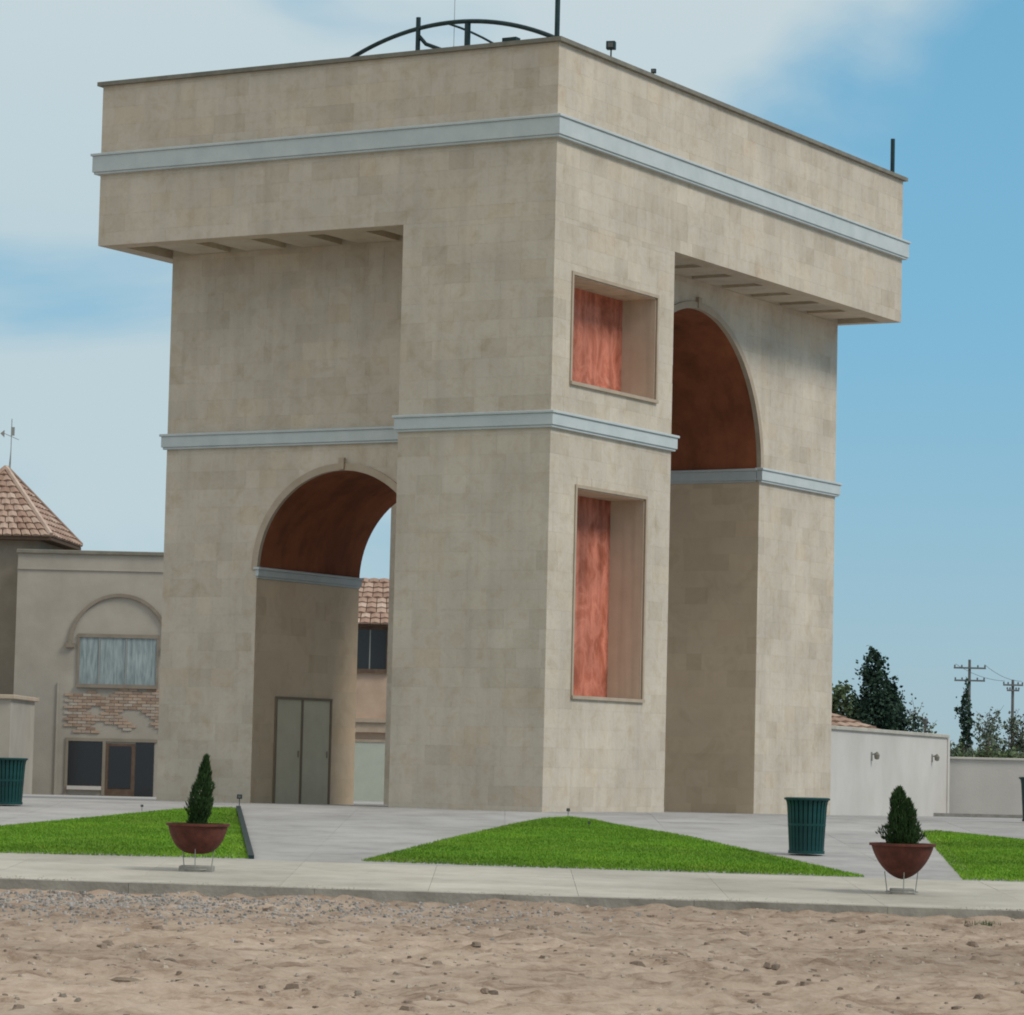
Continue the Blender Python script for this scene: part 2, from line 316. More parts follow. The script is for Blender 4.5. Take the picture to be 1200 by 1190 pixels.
# loose stones on the dirt
mb = MB()
def pebble(mb, p, r):
    n = 6; rr = [r*random.uniform(.7,1.2) for _ in range(n)]; a0 = random.uniform(0,6)
    vs = [(p[0]+rr[i]*math.cos(a0+i*math.pi/3), p[1]+rr[i]*math.sin(a0+i*math.pi/3), p[2]-r*.2) for i in range(n)]
    vs += [(p[0]+.6*rr[i]*math.cos(a0+i*math.pi/3), p[1]+.6*rr[i]*math.sin(a0+i*math.pi/3), p[2]+r*random.uniform(.35,.65)) for i in range(n)]
    mb.add(vs, [(i,(i+1)%n,n+(i+1)%n,n+i) for i in range(n)]+[tuple(range(n,2*n))])
for i in range(9000):
    l = random.uniform(-12,12); d = random.uniform(22, kerb_d(l)-.05)
    if noise.noise(Vector((l*.3, d*.5, 11))) < -.05 and random.random() < .7: continue
    p = street(l, d, dirt_z(l, d)); pebble(mb, p, random.choice([.008,.010,.012,.016,.022,.03])*random.uniform(.7,1.3))
cl_mb = MB(); gr_mb = MB()
def lump(mb, p, rx, rz):
    n = 7; a0 = random.uniform(0,6); rr = [random.uniform(.65,1.25) for _ in range(n)]; r2_ = [random.uniform(.6,1.1) for _ in range(n)]
    A_ = [(p[0]+rx*rr[i]*math.cos(a0+i*6.283/n), p[1]+rx*rr[i]*math.sin(a0+i*6.283/n), p[2]-.02) for i in range(n)]
    B_ = [(p[0]+.72*rx*r2_[i]*math.cos(a0+i*6.283/n), p[1]+.72*rx*r2_[i]*math.sin(a0+i*6.283/n), p[2]+rz*random.uniform(.5,.9)) for i in range(n)]
    mb.add(A_+B_+[(p[0]+random.uniform(-.2,.2)*rx, p[1]+random.uniform(-.2,.2)*rx, p[2]+rz)], [(i,(i+1)%n,n+(i+1)%n,n+i) for i in range(n)]+[(n+i,n+(i+1)%n,2*n) for i in range(n)])
for i in range(2200):
    l = random.uniform(-12,12); d = random.uniform(23, kerb_d(l)-.1); w_ = noise.noise(Vector((l*.35, d*.35, 21)))
    if w_ < 0 and random.random() < .75: continue
    rx = random.choice([.02,.025,.03,.035,.04,.05,.07])*random.uniform(.7,1.3); lump(cl_mb, street(l, d, dirt_z(l, d)), rx, rx*random.uniform(.35,.6))
for i in range(5500):      # patch of grey gravel near the kerb on the left
    l = random.gauss(-5.2, 1.7) if random.random() < .8 else random.gauss(-1.5,1.5); d = kerb_d(l)-abs(random.gauss(0, 2.6))-.25
    if abs(l) > 11.5: continue
    rx = random.uniform(.010,.032); lump(gr_mb, street(l, d, dirt_z(l, d)), rx, rx*.8)
tag(cl_mb.build('dirt_clods', M_clods, recalc=False), 'brown lumps of dry earth scattered over the dirt road', 'clods', kind='stuff')
tag(gr_mb.build('gravel', M_gravel, recalc=False), 'patch of grey gravel on the dirt near the kerb at the left', 'gravel', kind='stuff')
tag(mb.build('loose_stones', M_stone, recalc=False), 'small loose stones scattered over the brown dirt in front of the kerb', 'stones', kind='stuff')

# dry clods: larger lumps of earth one can pick out
M_clod = noise_mat('dirt_clod', [(.3,(.15,.115,.085)),(.7,(.27,.21,.16))], 6, 6, .95, .6, 30)
def clod(l, d, r, label, name='dirt_clod', m=M_clod, sx=1.7):
    bm = bmesh.new(); bmesh.ops.create_icosphere(bm, subdivisions=2, radius=r)
    for v in bm.verts:
        v.co *= 1+.35*noise.noise(v.co*9/r*.2+Vector((l,d,0))); v.co.x *= sx; v.co.z *= .55
    me = bpy.data.meshes.new(name); bm.to_mesh(me); bm.free(); me.materials.append(m)
    o = bpy.data.objects.new(name, me); COL.objects.link(o); o.location = street(l, d, dirt_z(l,d)+r*.12); o.rotation_euler.z = SA+random.uniform(-.3,.3)
    tag(o, label, 'dirt clod' if name == 'dirt_clod' else 'rock', 'clods and rocks on the dirt road')
clod(-1.95, 35.6, .09, 'dark brown clod on the bare dirt, left of the middle and well below the kerb')
clod(.15+4.1, 42.6, .10, 'low brown clod near the kerb below the right part of the middle lawn')
clod(-.3, 41.0, .07, 'pale flat rock on the dirt just below the kerb under the middle lawn', 'rock', M_stone)
clod(-3.2, 28.8, .07, 'dark flat clod low on the dirt in the bottom left quarter', sx=2.6)
clod(-.25+1.2, 38.0, .06, 'small brown clod on the dirt below the near corner of the monument')

# sand blown over the outer edge of the sidewalk and kerb
sm = MB()
for i in range(2600):
    l = random.uniform(-12,12); dd = abs(random.gauss(0,.35))
    if noise.noise(Vector((l*.5, 3, 8)))+random.uniform(-.3,.3) < 0: continue
    d = kerb_d(l)+.02+dd; p = street(l, d, T(d)+.002+(.012 if dd < .18 else 0)); rx = random.uniform(.003,.009)
    lump(sm, (p.x,p.y,p.z), rx, rx*.6)
tag(sm.build('sand_grains', M_clods, recalc=False), 'thin scatter of sand and grit along the outer edge of the sidewalk', 'sand', kind='stuff')

# ------------------------------------------------------------------ lawns
def in_poly(P, x, y):
    c = np.zeros(len(x), bool); n = len(P)
    for i in range(n):
        x0,y0 = P[i]; x1,y1 = P[(i+1)%n]
        cond = ((y0 > y) != (y1 > y)) & (x < (x1-x0)*(y-y0)/(y1-y0+1e-12)+x0); c ^= cond
    return c
def Tn(d): return np.where(d < 69, .03*(d-69), np.where(d > 72, -.0115*(d-72), 0))
def lawn(P, label, hump, dens=420):
    """P: outline in street coordinates (l, d)"""
    bm = bmesh.new(); base = []
    Pv = [Vector(q) for q in P]; cen = sum(Pv, Vector((0,0)))/len(Pv)
    def edge_dist(x, y):
        dm = np.full(np.shape(x), 1e9)
        for i in range(len(P)):
            x0,y0 = P[i]; x1,y1 = P[(i+1)%len(P)]; dx, dy = x1-x0, y1-y0
            t = np.clip(((x-x0)*dx+(y-y0)*dy)/(dx*dx+dy*dy), 0, 1)
            dm = np.minimum(dm, np.hypot(x-x0-t*dx, y-y0-t*dy))
        return dm
    def hz(x, y): return Tn(y)+.012+hump*(1-np.exp(-edge_dist(x,y)/1.2))
    root = MB()
    xs = [q[0] for q in P]; ys = [q[1] for q in P]; st = .45
    gx = np.arange(min(xs)-st, max(xs)+st, st); gy = np.arange(min(ys)-st, max(ys)+st, st)
    # outline fan rings keep the border exact
    rings = 7
    dens_out = []
    for i in range(len(P)):
        a, b = Pv[i], Pv[(i+1)%len(P)]; n = max(1, int((b-a).length/.6))
        dens_out += [a+(b-a)*t/n for t in range(n)]
    nn = len(dens_out)
    for r in range(rings+1):
        s_ = 1-(r/rings)**.8*.999 if r else 1
        for q in dens_out:
            v = cen+(q-cen)*s_; p = street(v.x, v.y)
            z = float(hz(np.array(v.x), np.array(v.y))); root.v.append((p.x, p.y, z if r else T(v.y)-.03))
    for r in range(rings):
        for i in range(nn): root.f.append((r*nn+i, r*nn+(i+1)%nn, (r+1)*nn+(i+1)%nn, (r+1)*nn+i))
    o = root.build('lawn', M_turf); tag(o, kind='structure')
    area = abs(sum(P[i][0]*P[(i+1)%len(P)][1]-P[(i+1)%len(P)][0]*P[i][1] for i in range(len(P))))/2
    n = int(area*dens)*3
    x = rng.uniform(min(xs), max(xs), n*3); y = rng.uniform(min(ys), max(ys), n*3)
    k = in_poly(P, x, y); x = x[k][:n]; y = y[k][:n]; n = len(x)
    z = hz(x, y)-.01; a = rng.uniform(0, 6.283, n); h = rng.uniform(.02, .048, n); w = rng.uniform(.006, .012, n); tl = rng.uniform(-.03, .03, (n,2))
    wx = CX+x*RH.x+y*FH.x; wy = CY+x*RH.y+y*FH.y
    V = np.zeros((n,3,3)); V[:,0] = np.c_[wx-np.cos(a)*w, wy-np.sin(a)*w, z]; V[:,1] = np.c_[wx+np.cos(a)*w, wy+np.sin(a)*w, z]
    V[:,2] = np.c_[wx+tl[:,0], wy+tl[:,1], z+h]
    me = bpy.data.meshes.new('grass'); me.vertices.add(3*n); me.vertices.foreach_set('co', V.ravel()); me.loops.add(3*n); me.polygons.add(n)
    me.loops.foreach_set('vertex_index', np.arange(3*n)); me.polygons.foreach_set('loop_start', np.arange(0,3*n,3)); me.polygons.foreach_set('loop_total', np.full(n,3))
    me.update(calc_edges=True); me.materials.append(M_grass)
    g = bpy.data.objects.new('grass', me); COL.objects.link(g); tag(g, label, 'grass', kind='stuff'); return hz
mid = [(-2.17,51.0),(-1.03,57.5),(.14,63.4),(.75,66.0),(1.28,66.9),(1.75,66.0),(2.09,64.3),(3.22,60.75),(4.33,55.25),(5.38,49.95),(2.5,50.25),(0,50.5)]
hz_mid = lawn(mid, 'short green grass of the middle lawn pointing at the monument corner', .05)
lft = [(-3.86,50.95),(-4.55,58.5),(-5.4,67.5),(-6.0,67.2),(-6.55,66.0),(-7.72,62.0),(-8.76,58.5),(-11.8,51.4),(-7.6,51.0)]
hz_l = lawn(lft, 'short green grass of the left lawn behind the left planter', .05)
rgt = [(6.80,49.85),(7.4,57.5),(7.95,64.3),(8.3,64.6),(9.57,62.0),(11.5,58),(15.5,49.3),(11,49.45)]
hz_r = lawn(rgt, 'short green grass of the right lawn beside the right planter', .05)
# dark edging along the right side of the left lawn
mb = MB(); a, b = Vector((-3.80,51.0)), Vector((-5.32,67.45))
nrm = Vector((1,.09))
for i in range(14):
    p, q = a+(b-a)*i/14, a+(b-a)*(i+1)/14
    mb.quad_slab([on(p.x-.07,p.y,.055), on(p.x+.02,p.y,.055), on(q.x+.02,q.y,.055), on(q.x-.07,q.y,.055)], .10)
tag(mb.build('lawn_edging', M_steel), 'dark low edging strip along the right side of the left lawn', 'edging')

# ------------------------------------------------------------------ monument
mon = empty('monument', (0, 0, 0))
tag(mon, 'beige travertine triumphal arch with overhanging attic, grey bands and red vaults', 'monument')
A, B, H, HS = 11.768, 18.084, 16.0, 12.366
P1, P2, RU, RV, EU, EV = 3.698, 5.452, 1.577, 1.939, .672, .396
XL, XR = -(A-EU), -RU            # body
YB = B-EV
BOT = -.9
c1, r1, s1 = -6.315, 2.215, 5.16     # small passage (along Y)
c2, r2, s2 = 9.72, 3.52, 8.22        # tall passage (along X)
Y1, Y2 = c2-r2, c2+r2
def arc(c, r, s, n=40): return [(c-r*math.cos(math.pi*i/n), s+r*math.sin(math.pi*i/n)) for i in range(n+1)]
# solid wall blocks
poly = [(XL,BOT),(c1-r1,BOT)]+arc(c1,r1,s1)+[(c1+r1,BOT),(XR,BOT),(XR,s2),(XL,s2)]
MB().prism(poly, lambda u,w,t: (u,t,w), RV, Y1).build('wall', M_core, mon)
MB().prism(poly, lambda u,w,t: (u,t,w), Y2, YB).build('wall', M_core, mon)
poly = [(RV,s2)]+arc(c2,r2,s2,56)+[(YB,s2),(YB,HS+.18),(RV,HS+.18)]
MB().prism(poly, lambda u,w,t: (t,u,w), XL, XR).build('wall', M_core, mon)
# vault linings (red plaster), 20 mm proud of the wall
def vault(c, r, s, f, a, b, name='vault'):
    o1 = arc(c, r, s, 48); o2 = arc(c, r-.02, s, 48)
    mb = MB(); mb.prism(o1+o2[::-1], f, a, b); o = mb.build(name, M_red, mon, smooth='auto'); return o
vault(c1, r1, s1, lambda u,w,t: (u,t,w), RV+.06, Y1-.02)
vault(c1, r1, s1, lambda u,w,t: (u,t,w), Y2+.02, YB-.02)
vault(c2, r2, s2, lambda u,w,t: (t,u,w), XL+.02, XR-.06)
# archivolts
def archivolt(c, r, s, f, a, b, w=.12):
    o1 = arc(c, r+w, s, 48); o2 = arc(c, r-.035, s, 48); MB().prism(o1+o2[::-1], f, a, b).build('archivolt', M_moul, mon, smooth='auto')
archivolt(c1, r1, s1, lambda u,w,t: (u,t,w), RV-.05, RV+.06)
archivolt(c2, r2, s2, lambda u,w,t: (t,u,w), XR-.06, XR+.06)
MB().box(c1-.07, c1+.07, RV-.09, RV+.02, s1+r1-.02, s1+r1+.24).build('keystone', M_moul, mon)
MB().box(XR-.02, XR+.09, c2-.08, c2+.08, s2+r2-.02, s2+r2+.24).build('keystone', M_moul, mon)
# near pier with niches in its right-hand face
ND = .86
ni = [(1.16,4.27,2.42,6.76), (.82,4.63,8.97,11.215)]
pm = MB(); pm.box(-P1, -ND, 0, P2, BOT, HS+.18)
(a0,a1,b0,b1),(d0,d1,e0,e1) = ni
pm.box(-ND,0,0,P2,BOT,b0); pm.box(-ND,0,0,a0,b0,b1); pm.box(-ND,0,a1,P2,b0,b1); pm.box(-ND,0,0,P2,b1,e0)
pm.box(-ND,0,0,d0,e0,e1); pm.box(-ND,0,d1,P2,e0,e1); pm.box(-ND,0,0,P2,e1,HS+.18)
pm.build('pier', M_core, mon)
for (y0,y1,z0,z1) in ni:
    n_ = MB(); n_.box(-ND+.002, -ND+.03, y0+.002, y1-.002, z0+.002, z1-.002)
    no = n_.build('niche_back', M_niche, mon)
    j = MB()  # lining of the niche sides: warm beige
    j.box(-ND+.03, -.01, y1-.02, y1-.001, z0+.003, z1-.003); j.box(-ND+.03,-.01,y0+.001,y0+.02,z0+.003,z1-.003); j.box(-ND+.03,-.01,y0+.021,y1-.021,z1-.022,z1-.002)
    j.build('niche_lining', M_line, mon)
    f_ = MB(); w, t = .07, .035
    f_.box(-.03,t,y0-w,y1+w,z1,z1+w); f_.box(-.03,t+.03,y0-w,y1+w,z0-w,z0); f_.box(-.03,t,y0-w,y0,z0,z1); f_.box(-.03,t,y1,y1+w,z0,z1)
    f_.build('niche_frame', M_moul, mon)
# opposite pier, at the far left corner
MB().box(-A, -A+P1, 12.72, B, BOT, HS+.18).build('pier', M_core, mon)
# attic: parapet ring, roof slab, soffit ribs
am = MB()
am.box(-A, 0, 0, B, HS+.18, 15.2); am.box(-A,0,0,.35,15.2,H); am.box(-A,0,B-.35,B,15.2,H); am.box(-A,-A+.35,.35,B-.35,15.2,H); am.box(-.35,0,.35,B-.35,15.2,H)
am.build('attic', M_core, mon)
rb = MB(); e = .45
rb.box(-A,-P1,0,e,HS,HS+.178); rb.box(-e,0,P2,B,HS,HS+.178); rb.box(-A,-A+e,e,12.72,HS,HS+.178); rb.box(-A+P1,-e,B-.3,B,HS,HS+.178)
rb.build('soffit_edge_beam', M_trav, mon)
x = -A+e+.75
while x < -P1-.2:
    MB().box(x, x+1.05, e, RV, HS+.02, HS+.178).build('soffit_rib', M_trav, mon); x += 1.5
y = P2+.8
while y < YB-.4:
    MB().box(XR, -e, y, y+1.15, HS+.02, HS+.178).build('soffit_rib', M_trav, mon); y += 1.6
cp = MB(); cp.box(-A-.10, .10, -.10, .40, H, H+.09); cp.box(-A-.10,.10,B-.40,B+.10,H,H+.09); cp.box(-A-.10,-A+.40,.40,B-.40,H,H+.09); cp.box(-.40,.10,.40,B-.40,H,H+.09)
cp.build('coping', M_cope, mon)
# grey stone bands
def bandbox(x0,x1,y0,y1,z0,z1,name='stone_band'):
    m_ = MB(); m_.box(x0,x1,y0,y1,z0+.05,z1-.055); m_.box(x0-.035,x1+.035,y0-.035,y1+.035,z1-.055,z1); m_.box(x0+.03,x1-.03,y0+.03,y1-.03,z0,z0+.05)
    return m_.build(name, M_band, mon, bevel=.008)
bandbox(-A-.14,.14,-.14,B+.14,13.98,14.45)
bandbox(-P1-.05,.11,-.11,P2+.11,7.92,8.27)
bandbox(XL-.10,-P1-.09,RV-.11,RV+.05,7.92,8.27)
bandbox(XR-.05,XR+.11,Y2-.06,YB+.10,7.92,8.27)
bandbox(XR-.05,XR+.10,P2+.15,Y1+.06,7.92,8.27)
for (ya, yb) in ((Y1-.02,Y1+.07),(Y2-.07,Y2+.02)): bandbox(XL+.02, XR-.06, ya, yb, 7.92, 8.25, 'impost')
for (xa, xb) in ((c1-r1-.02,c1-r1+.07),(c1+r1-.07,c1+r1+.02)):
    bandbox(xa, xb, RV-.04, Y1+.02, 4.97, 5.22, 'impost'); bandbox(xa, xb, Y2+.02, YB-.04, 4.97, 5.22, 'impost')

# cladding: thin travertine tiles with open joints, laid in courses
tiles = []      # (size in view, verts, faces)
viewp = Vector((CX, CY, CZ))
def clad(Pf, Nv, u0, u1, z0, z1, m, rects=(), arch=None, course=.405, th=.004, u_off=0):
    """Pf(u,z)->point on the face, Nv outward normal. rects: openings. arch=(c,r,s): arched opening from the ground"""
    Nv = Vector(Nv); zc = -.3; g = .0010; row = 0
    while zc < z1:
        za, zb = max(zc, z0), min(zc+course, z1); zc += course; row += 1
        if zb-za < .03: continue
        u = u0-random.uniform(0, .5)
        while u < u1:
            w = random.choice([.41,.61,.61,.61,.81]); ua, ub = max(u, u0), min(u+w, u1); u += w
            if ub-ua < .03: continue
            cells = [(ua, ub, za, zb)]
            for (ra, rb_, rc, rd) in rects:
                nc = []
                for (a, b, c, d) in cells:
                    if b <= ra or a >= rb_ or d <= rc or c >= rd: nc.append((a,b,c,d)); continue
                    if a < ra: nc.append((a,ra,c,d))
                    if b > rb_: nc.append((rb_,b,c,d))
                    aa, bb = max(a,ra), min(b,rb_)
                    if c < rc: nc.append((aa,bb,c,rc))
                    if d > rd: nc.append((aa,bb,rd,d))
                cells = nc
            for (a, b, c, d) in cells:
                if b-a < .02 or d-c < .02: continue
                polys = []
                if arch:
                    ac, ar, as_ = arch
                    if b <= ac-ar or a >= ac+ar or c >= as_+ar: polys = [[(a+g,c+g),(b-g,c+g),(b-g,d-g),(a+g,d-g)]]
                    else:
                        # clip to outside the jambs and above the arch curve
                        segs = []
                        if a < ac-ar: segs.append((a, ac-ar, None))
                        lo, hi = max(a, ac-ar), min(b, ac+ar)
                        if b > ac+ar: segs.append((ac+ar, b, None))
                        for (p, q, _) in segs:
                            if q-p > .012: polys.append([(p+g,c+g),(q-g,c+g),(q-g,d-g),(p+g,d-g)])
                        if d > as_:
                            K = 14; prof = []
                            for i in range(K+1):
                                uu = lo+(hi-lo)*i/K; h = as_+math.sqrt(max(0, ar*ar-(uu-ac)**2)); prof.append((uu, min(max(h, c+g), d-g)))
                            run = []
                            for pt in prof+[(None, 9e9)]:
                                if pt[0] is not None and pt[1] < d-g-.002: run.append(pt)
                                else:
                                    if len(run) > 1: polys.append(run+[(run[-1][0], d-g), (run[0][0], d-g)])
                                    run = []
                else: polys = [[(a+g,c+g),(b-g,c+g),(b-g,d-g),(a+g,d-g)]]
                for pl in polys:
                    n = len(pl); t = th+random.uniform(-.001,.001)
                    V = [Pf(*q)+Nv*t for q in pl]+[Pf(*q)-Nv*.002 for q in pl]
                    F = [tuple(range(n))]+[(i,i+n,(i+1)%n+n,(i+1)%n) for i in range(n)]
                    nn = (V[1]-V[0]).cross(V[2]-V[1])
                    if nn.dot(Nv) < 0: F = [f[::-1] for f in F]
                    cen = sum(V[:n], Vector())/n; dv = viewp-cen
                    ar_ = (b-a)*(d-c)*max(0, dv.normalized().dot(Nv))/dv.length_squared
                    if cen.z < -.05: ar_ = 0
                    tiles.append((ar_ if n == 4 else ar_*.3, V, F, m))
fY = lambda y: (lambda u, z: Vector((u, y, z)))
fX = lambda x: (lambda u, z: Vector((x, u, z)))
clad(fY(0), (0,-1,0), -P1, 0, BOT+.6, HS, M_trav)
clad(fY(0), (0,-1,0), -A, 0, HS, H, M_trav)
clad(fX(0), (1,0,0), 0, P2, BOT+.6, HS, M_trav, rects=ni)
clad(fX(0), (1,0,0), 0, B, HS, H, M_trav)
clad(fY(RV), (0,-1,0), XL, -P1, BOT+.6, HS, M_trav, arch=(c1,r1,s1))
clad(fX(XR), (1,0,0), P2, YB, BOT+.6, HS, M_trav, arch=(c2,r2,s2))
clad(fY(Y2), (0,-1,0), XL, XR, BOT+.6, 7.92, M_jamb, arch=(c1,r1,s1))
DY0, DYm, DY1, DZ = 2.80, 3.90, 5.12, 2.36
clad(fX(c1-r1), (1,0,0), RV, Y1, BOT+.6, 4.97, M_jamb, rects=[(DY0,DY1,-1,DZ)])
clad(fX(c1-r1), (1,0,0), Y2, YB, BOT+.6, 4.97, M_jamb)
clad(fY(12.72), (0,-1,0), -A, XL, BOT+.6, HS, M_trav)
clad(fX(-A), (-1,0,0), 0, B, HS, H, M_trav)
tiles.sort(key=lambda t: -t[0])
for a_, V, F, m in tiles[:298]:
    mb = MB(); mb.add(V, F); mb.build('stone_tile', m, mon, recalc=False)
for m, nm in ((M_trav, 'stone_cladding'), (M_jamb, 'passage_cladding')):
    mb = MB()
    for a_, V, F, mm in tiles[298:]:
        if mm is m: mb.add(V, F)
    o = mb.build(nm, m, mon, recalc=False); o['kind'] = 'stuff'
# two doors in the left jamb of the small passage
xj = c1-r1
for (ya, yb) in ((DY0+.06,DYm-.04),(DYm+.04,DY1-.06)):
    d_ = MB().box(xj+.001, xj+.02, ya, yb, -.25, DZ-.06).build('door', M_door, mon)
    MB().tube([(xj+.05, yb-.12, 1.0),(xj+.05, yb-.12, 1.15)], .012).build('handle', M_frame, d_)
fr = MB(); fr.box(xj,xj+.05,DY0,DY1,DZ-.06,DZ); fr.box(xj,xj+.045,DY0,DY0+.06,-.25,DZ-.06); fr.box(xj,xj+.045,DY1-.06,DY1,-.25,DZ-.06); fr.box(xj,xj+.035,DYm-.04,DYm+.04,-.25,DZ-.06)
fr.build('door_frame', M_frame, mon)

# ------------------------------------------------------------------ roof furniture
ra = empty('roof_arch_frame', (-4.43, 3, 15.2)); tag(ra, 'dark curved steel frame bowed over the monument roof with upright posts', 'steel frame')
R = 6.24; pts = []
for i in range(41):
    a = -.865+(.865+.438)*i/40; pts.append((R*math.sin(a), 0, 2.22-R*(1-math.cos(a))))
MB().tube(pts, .052).build('arch_tube', M_steel, ra, smooth=True)
MB().tube([(pts[-1][0]-.02,0,0),(pts[-1][0]-.02,0,pts[-1][2]+.02)], .05).build('post', M_steel, ra, smooth='auto')
MB().tube([(-.88,0,0),(-.88,0,2.41)], .055).build('post', M_steel, ra, smooth='auto')
MB().tube([(.41,0,0),(.41,0,2.16)], .07).build('post', M_steel, ra, smooth='auto')
MB().tube([(-.85,0,1.98),(-.70,.05,1.80),(-.25,.1,1.62),(-.1,.1,1.45)], .045).build('brace', M_steel, ra, smooth=True)
pts = [(-.1+t*.55, t*2.0, 2.20-.30*t*t-.10*t) for t in np.linspace(0,1.9,12)]
MB().tube(pts, .028).build('arch_tube', M_steel, ra, smooth=True)
lb = MB().tube([(.80,1.2,0),(.80,1.2,1.98)], .03); lb.box(.66,1.02,1.1,1.3,1.93,2.03); lb.tube([(.85,1.2,2.0),(1.35,1.2,1.78)], .03); lb.build('lamp_bracket', M_steel, ra)
an = MB().tube([(-4.55,3.3,15.2),(-4.55,3.3,16.95)], .014, 6); an.tube([(-4.55,3.3,16.95),(-4.55,3.3,18.4)], .007, 5)
tag(an.build('antenna', M_wire), 'thin whip antenna rising behind the curved steel frame on the roof', 'antenna')
def post(x, y, z1, label, r=.055):
    p = empty('roof_post', (x, y, H+.09)); tag(p, label, 'post', 'posts on the parapet corners')
    MB().box(-.1,.1,-.1,.1,0,.02).build('base_plate', M_steel, p)
    MB().tube([(0,0,.02),(0,0,z1)], r, 10).build('shaft', M_steel, p, smooth='auto')
post(-.12, .12, 1.5, 'dark upright post on the near corner of the monument parapet, cut by the picture edge')
post(-.15, 17.75, .95, 'dark upright post on the far right corner of the monument parapet')
def floodlight(x, y, z, rz, label, s=1):
    p = empty('floodlight', (x, y, z), rz); p.scale = (s,s,s); tag(p, label, 'floodlight', 'small floodlights')
    MB().tube([(0,0,0),(0,0,.34)], .018, 6).build('stem', M_steel, p)
    MB().box(-.10,.10,-.08,.06,.30,.48).build('lamp_head', M_steel, p, bevel=.01)
    MB().box(-.06,.06,-.09,-.082,.34,.44).build('lamp_glass', M_lamp, p)
floodlight(-.25, 2.75, H+.09, .3, 'small dark floodlight on the right parapet, nearest the corner post')
floodlight(-.25, 4.75, H+.09, .3, 'small dark floodlight on the right parapet, second from the corner post', .55)
floodlight(-.5, 1.62, 2.422, 1.2, 'tiny dark spotlight standing at the foot of the lower red niche', .42)
for (l, d, lab, s) in ((1.25, 66.6, 'small dark garden spotlight at the tip of the middle lawn', .34), (1.56, 62.25, 'small dark sprinkler head in the grass of the middle lawn', .25),
                    (-5.35, 67.75, 'small dark garden spotlight at the far corner of the left lawn beside the edging', .5), (-7.0, 64.9, 'small dark garden spotlight on the back edge of the left lawn', .25)):
    p = on(l, d, .03); floodlight(p.x, p.y, p.z, .5, lab, s)

# ------------------------------------------------------------------ litter bins
def make_can(loc, label):
    t = empty('trash_can', loc); tag(t, label, 'trash can', 'green slatted trash cans')
    MB().lathe([(0,.05),(.24,.05),(.315,.90),(.305,.90),(.23,.08),(0,.08)], 28).build('liner', M_candark, t, smooth='auto')
    prof = lambda z: .283+.052*(z/.92)**1.1
    n = 26; first = None
    for k in range(n):
        a = 2*math.pi*k/n; mb = MB(); P = []
        for z in (.05,.3,.6,.80,.87,.915):
            r = prof(z)+(.0 if z < .85 else (.008 if z < .9 else .026)); P.append((r, z))
        w = .029
        A_ = [(r, -w, z) for r, z in P]; B_ = [(r, w, z) for r, z in P]
        if first is None:
            mb.band(A_, B_); mb.band([(r-.008,y,z) for r,y,z in A_], [(r-.008,y,z) for r,y,z in B_]); mb.band(A_, [(r-.008,y,z) for r,y,z in A_]); mb.band(B_, [(r-.008,y,z) for r,y,z in B_])
            o = mb.build('slat', M_green, t); first = o
        else:
            o = first.copy(); COL.objects.link(o); o.parent = t
        o.rotation_euler.z = a
    for z, rr, th in ((.05, 0, .05), (.5, -.012, .04)):
        r = prof(z)+.006+rr; MB().lathe([(r,z-th/2),(r+.01,z-th/2),(r+.01,z+th/2),(r,z+th/2),(r,z-th/2)], 32).build('hoop', M_green, t, smooth='auto')
    MB().lathe([(.345,.900),(.378,.905),(.38,.935),(.35,.945),(.31,.92),(.345,.900)], 32).build('rim', M_green, t, smooth='auto')
    return t
can = make_can(on(4.98, 55.5), 'green slatted trash can standing on the path right of the middle lawn')
for (l, d, lab) in ((-9.82, 66.4, 'green slatted trash can cut by the left edge of the picture'), (11.0, 69.6, 'green slatted trash can at the right edge of the picture beyond the right lawn')):
    c = copy_tree(can); c.location = on(l, d); c['label'] = lab
# ------------------------------------------------------------------ planters with potted conifers
def conifer(name, loc, h, r, label, seed, lean=(0,0), lobes=((0,0,1,1),)):
    rnd = random.Random(seed); t = empty(name, loc); tag(t, label, 'conifer', 'potted conifers')
    MB().tube([(0,0,-.12),(lean[0]*.4,lean[1]*.4,h*.4),(lean[0]*.9,lean[1]*.9,h*.9)], .022, 7, .006).build('trunk', M_bark, t)
    mb = MB()
    for (ox, oy, hs, rs) in lobes:
        for i in range(int(3600*rs*rs*hs)):
            f = rnd.random()**1.15; z = f*h*hs
            R_ = r*rs*(min(1, .72+f*1.4) if f < .2 else (1-(f-.2)/.8)**.62)*(1+.09*math.sin(f*23+seed)+.13*math.sin(f*9+seed*2))
            a = rnd.uniform(0, 6.283); q = math.sqrt(rnd.uniform(.15,1)); rr = R_*q*(1+.18*math.sin(3*a+f*7+seed)+.1*math.sin(5*a-f*11))
            x = ox*r+rr*math.cos(a)+lean[0]*f; y = oy*r+rr*math.sin(a)+lean[1]*f
            s = rnd.uniform(.018,.04); up_ = Vector((.45*math.cos(a)+rnd.uniform(-.3,.3), .45*math.sin(a)+rnd.uniform(-.3,.3), 1)).normalized()
            sd = up_.cross(Vector((math.cos(a+rnd.uniform(-1,1)), math.sin(a), .1))).normalized(); p = Vector((x,y,z))
            mb.add([p-sd*s*.35, p+sd*s*.35, p+up_*s*1.9], [(0,1,2)]); 
            sd2 = up_.cross(sd); mb.add([p-sd2*s*.3, p+sd2*s*.3, p+up_*s*1.6+sd*s*.2], [(0,1,2)])
    o = mb.build('crown', M_con, t, recalc=False); return t
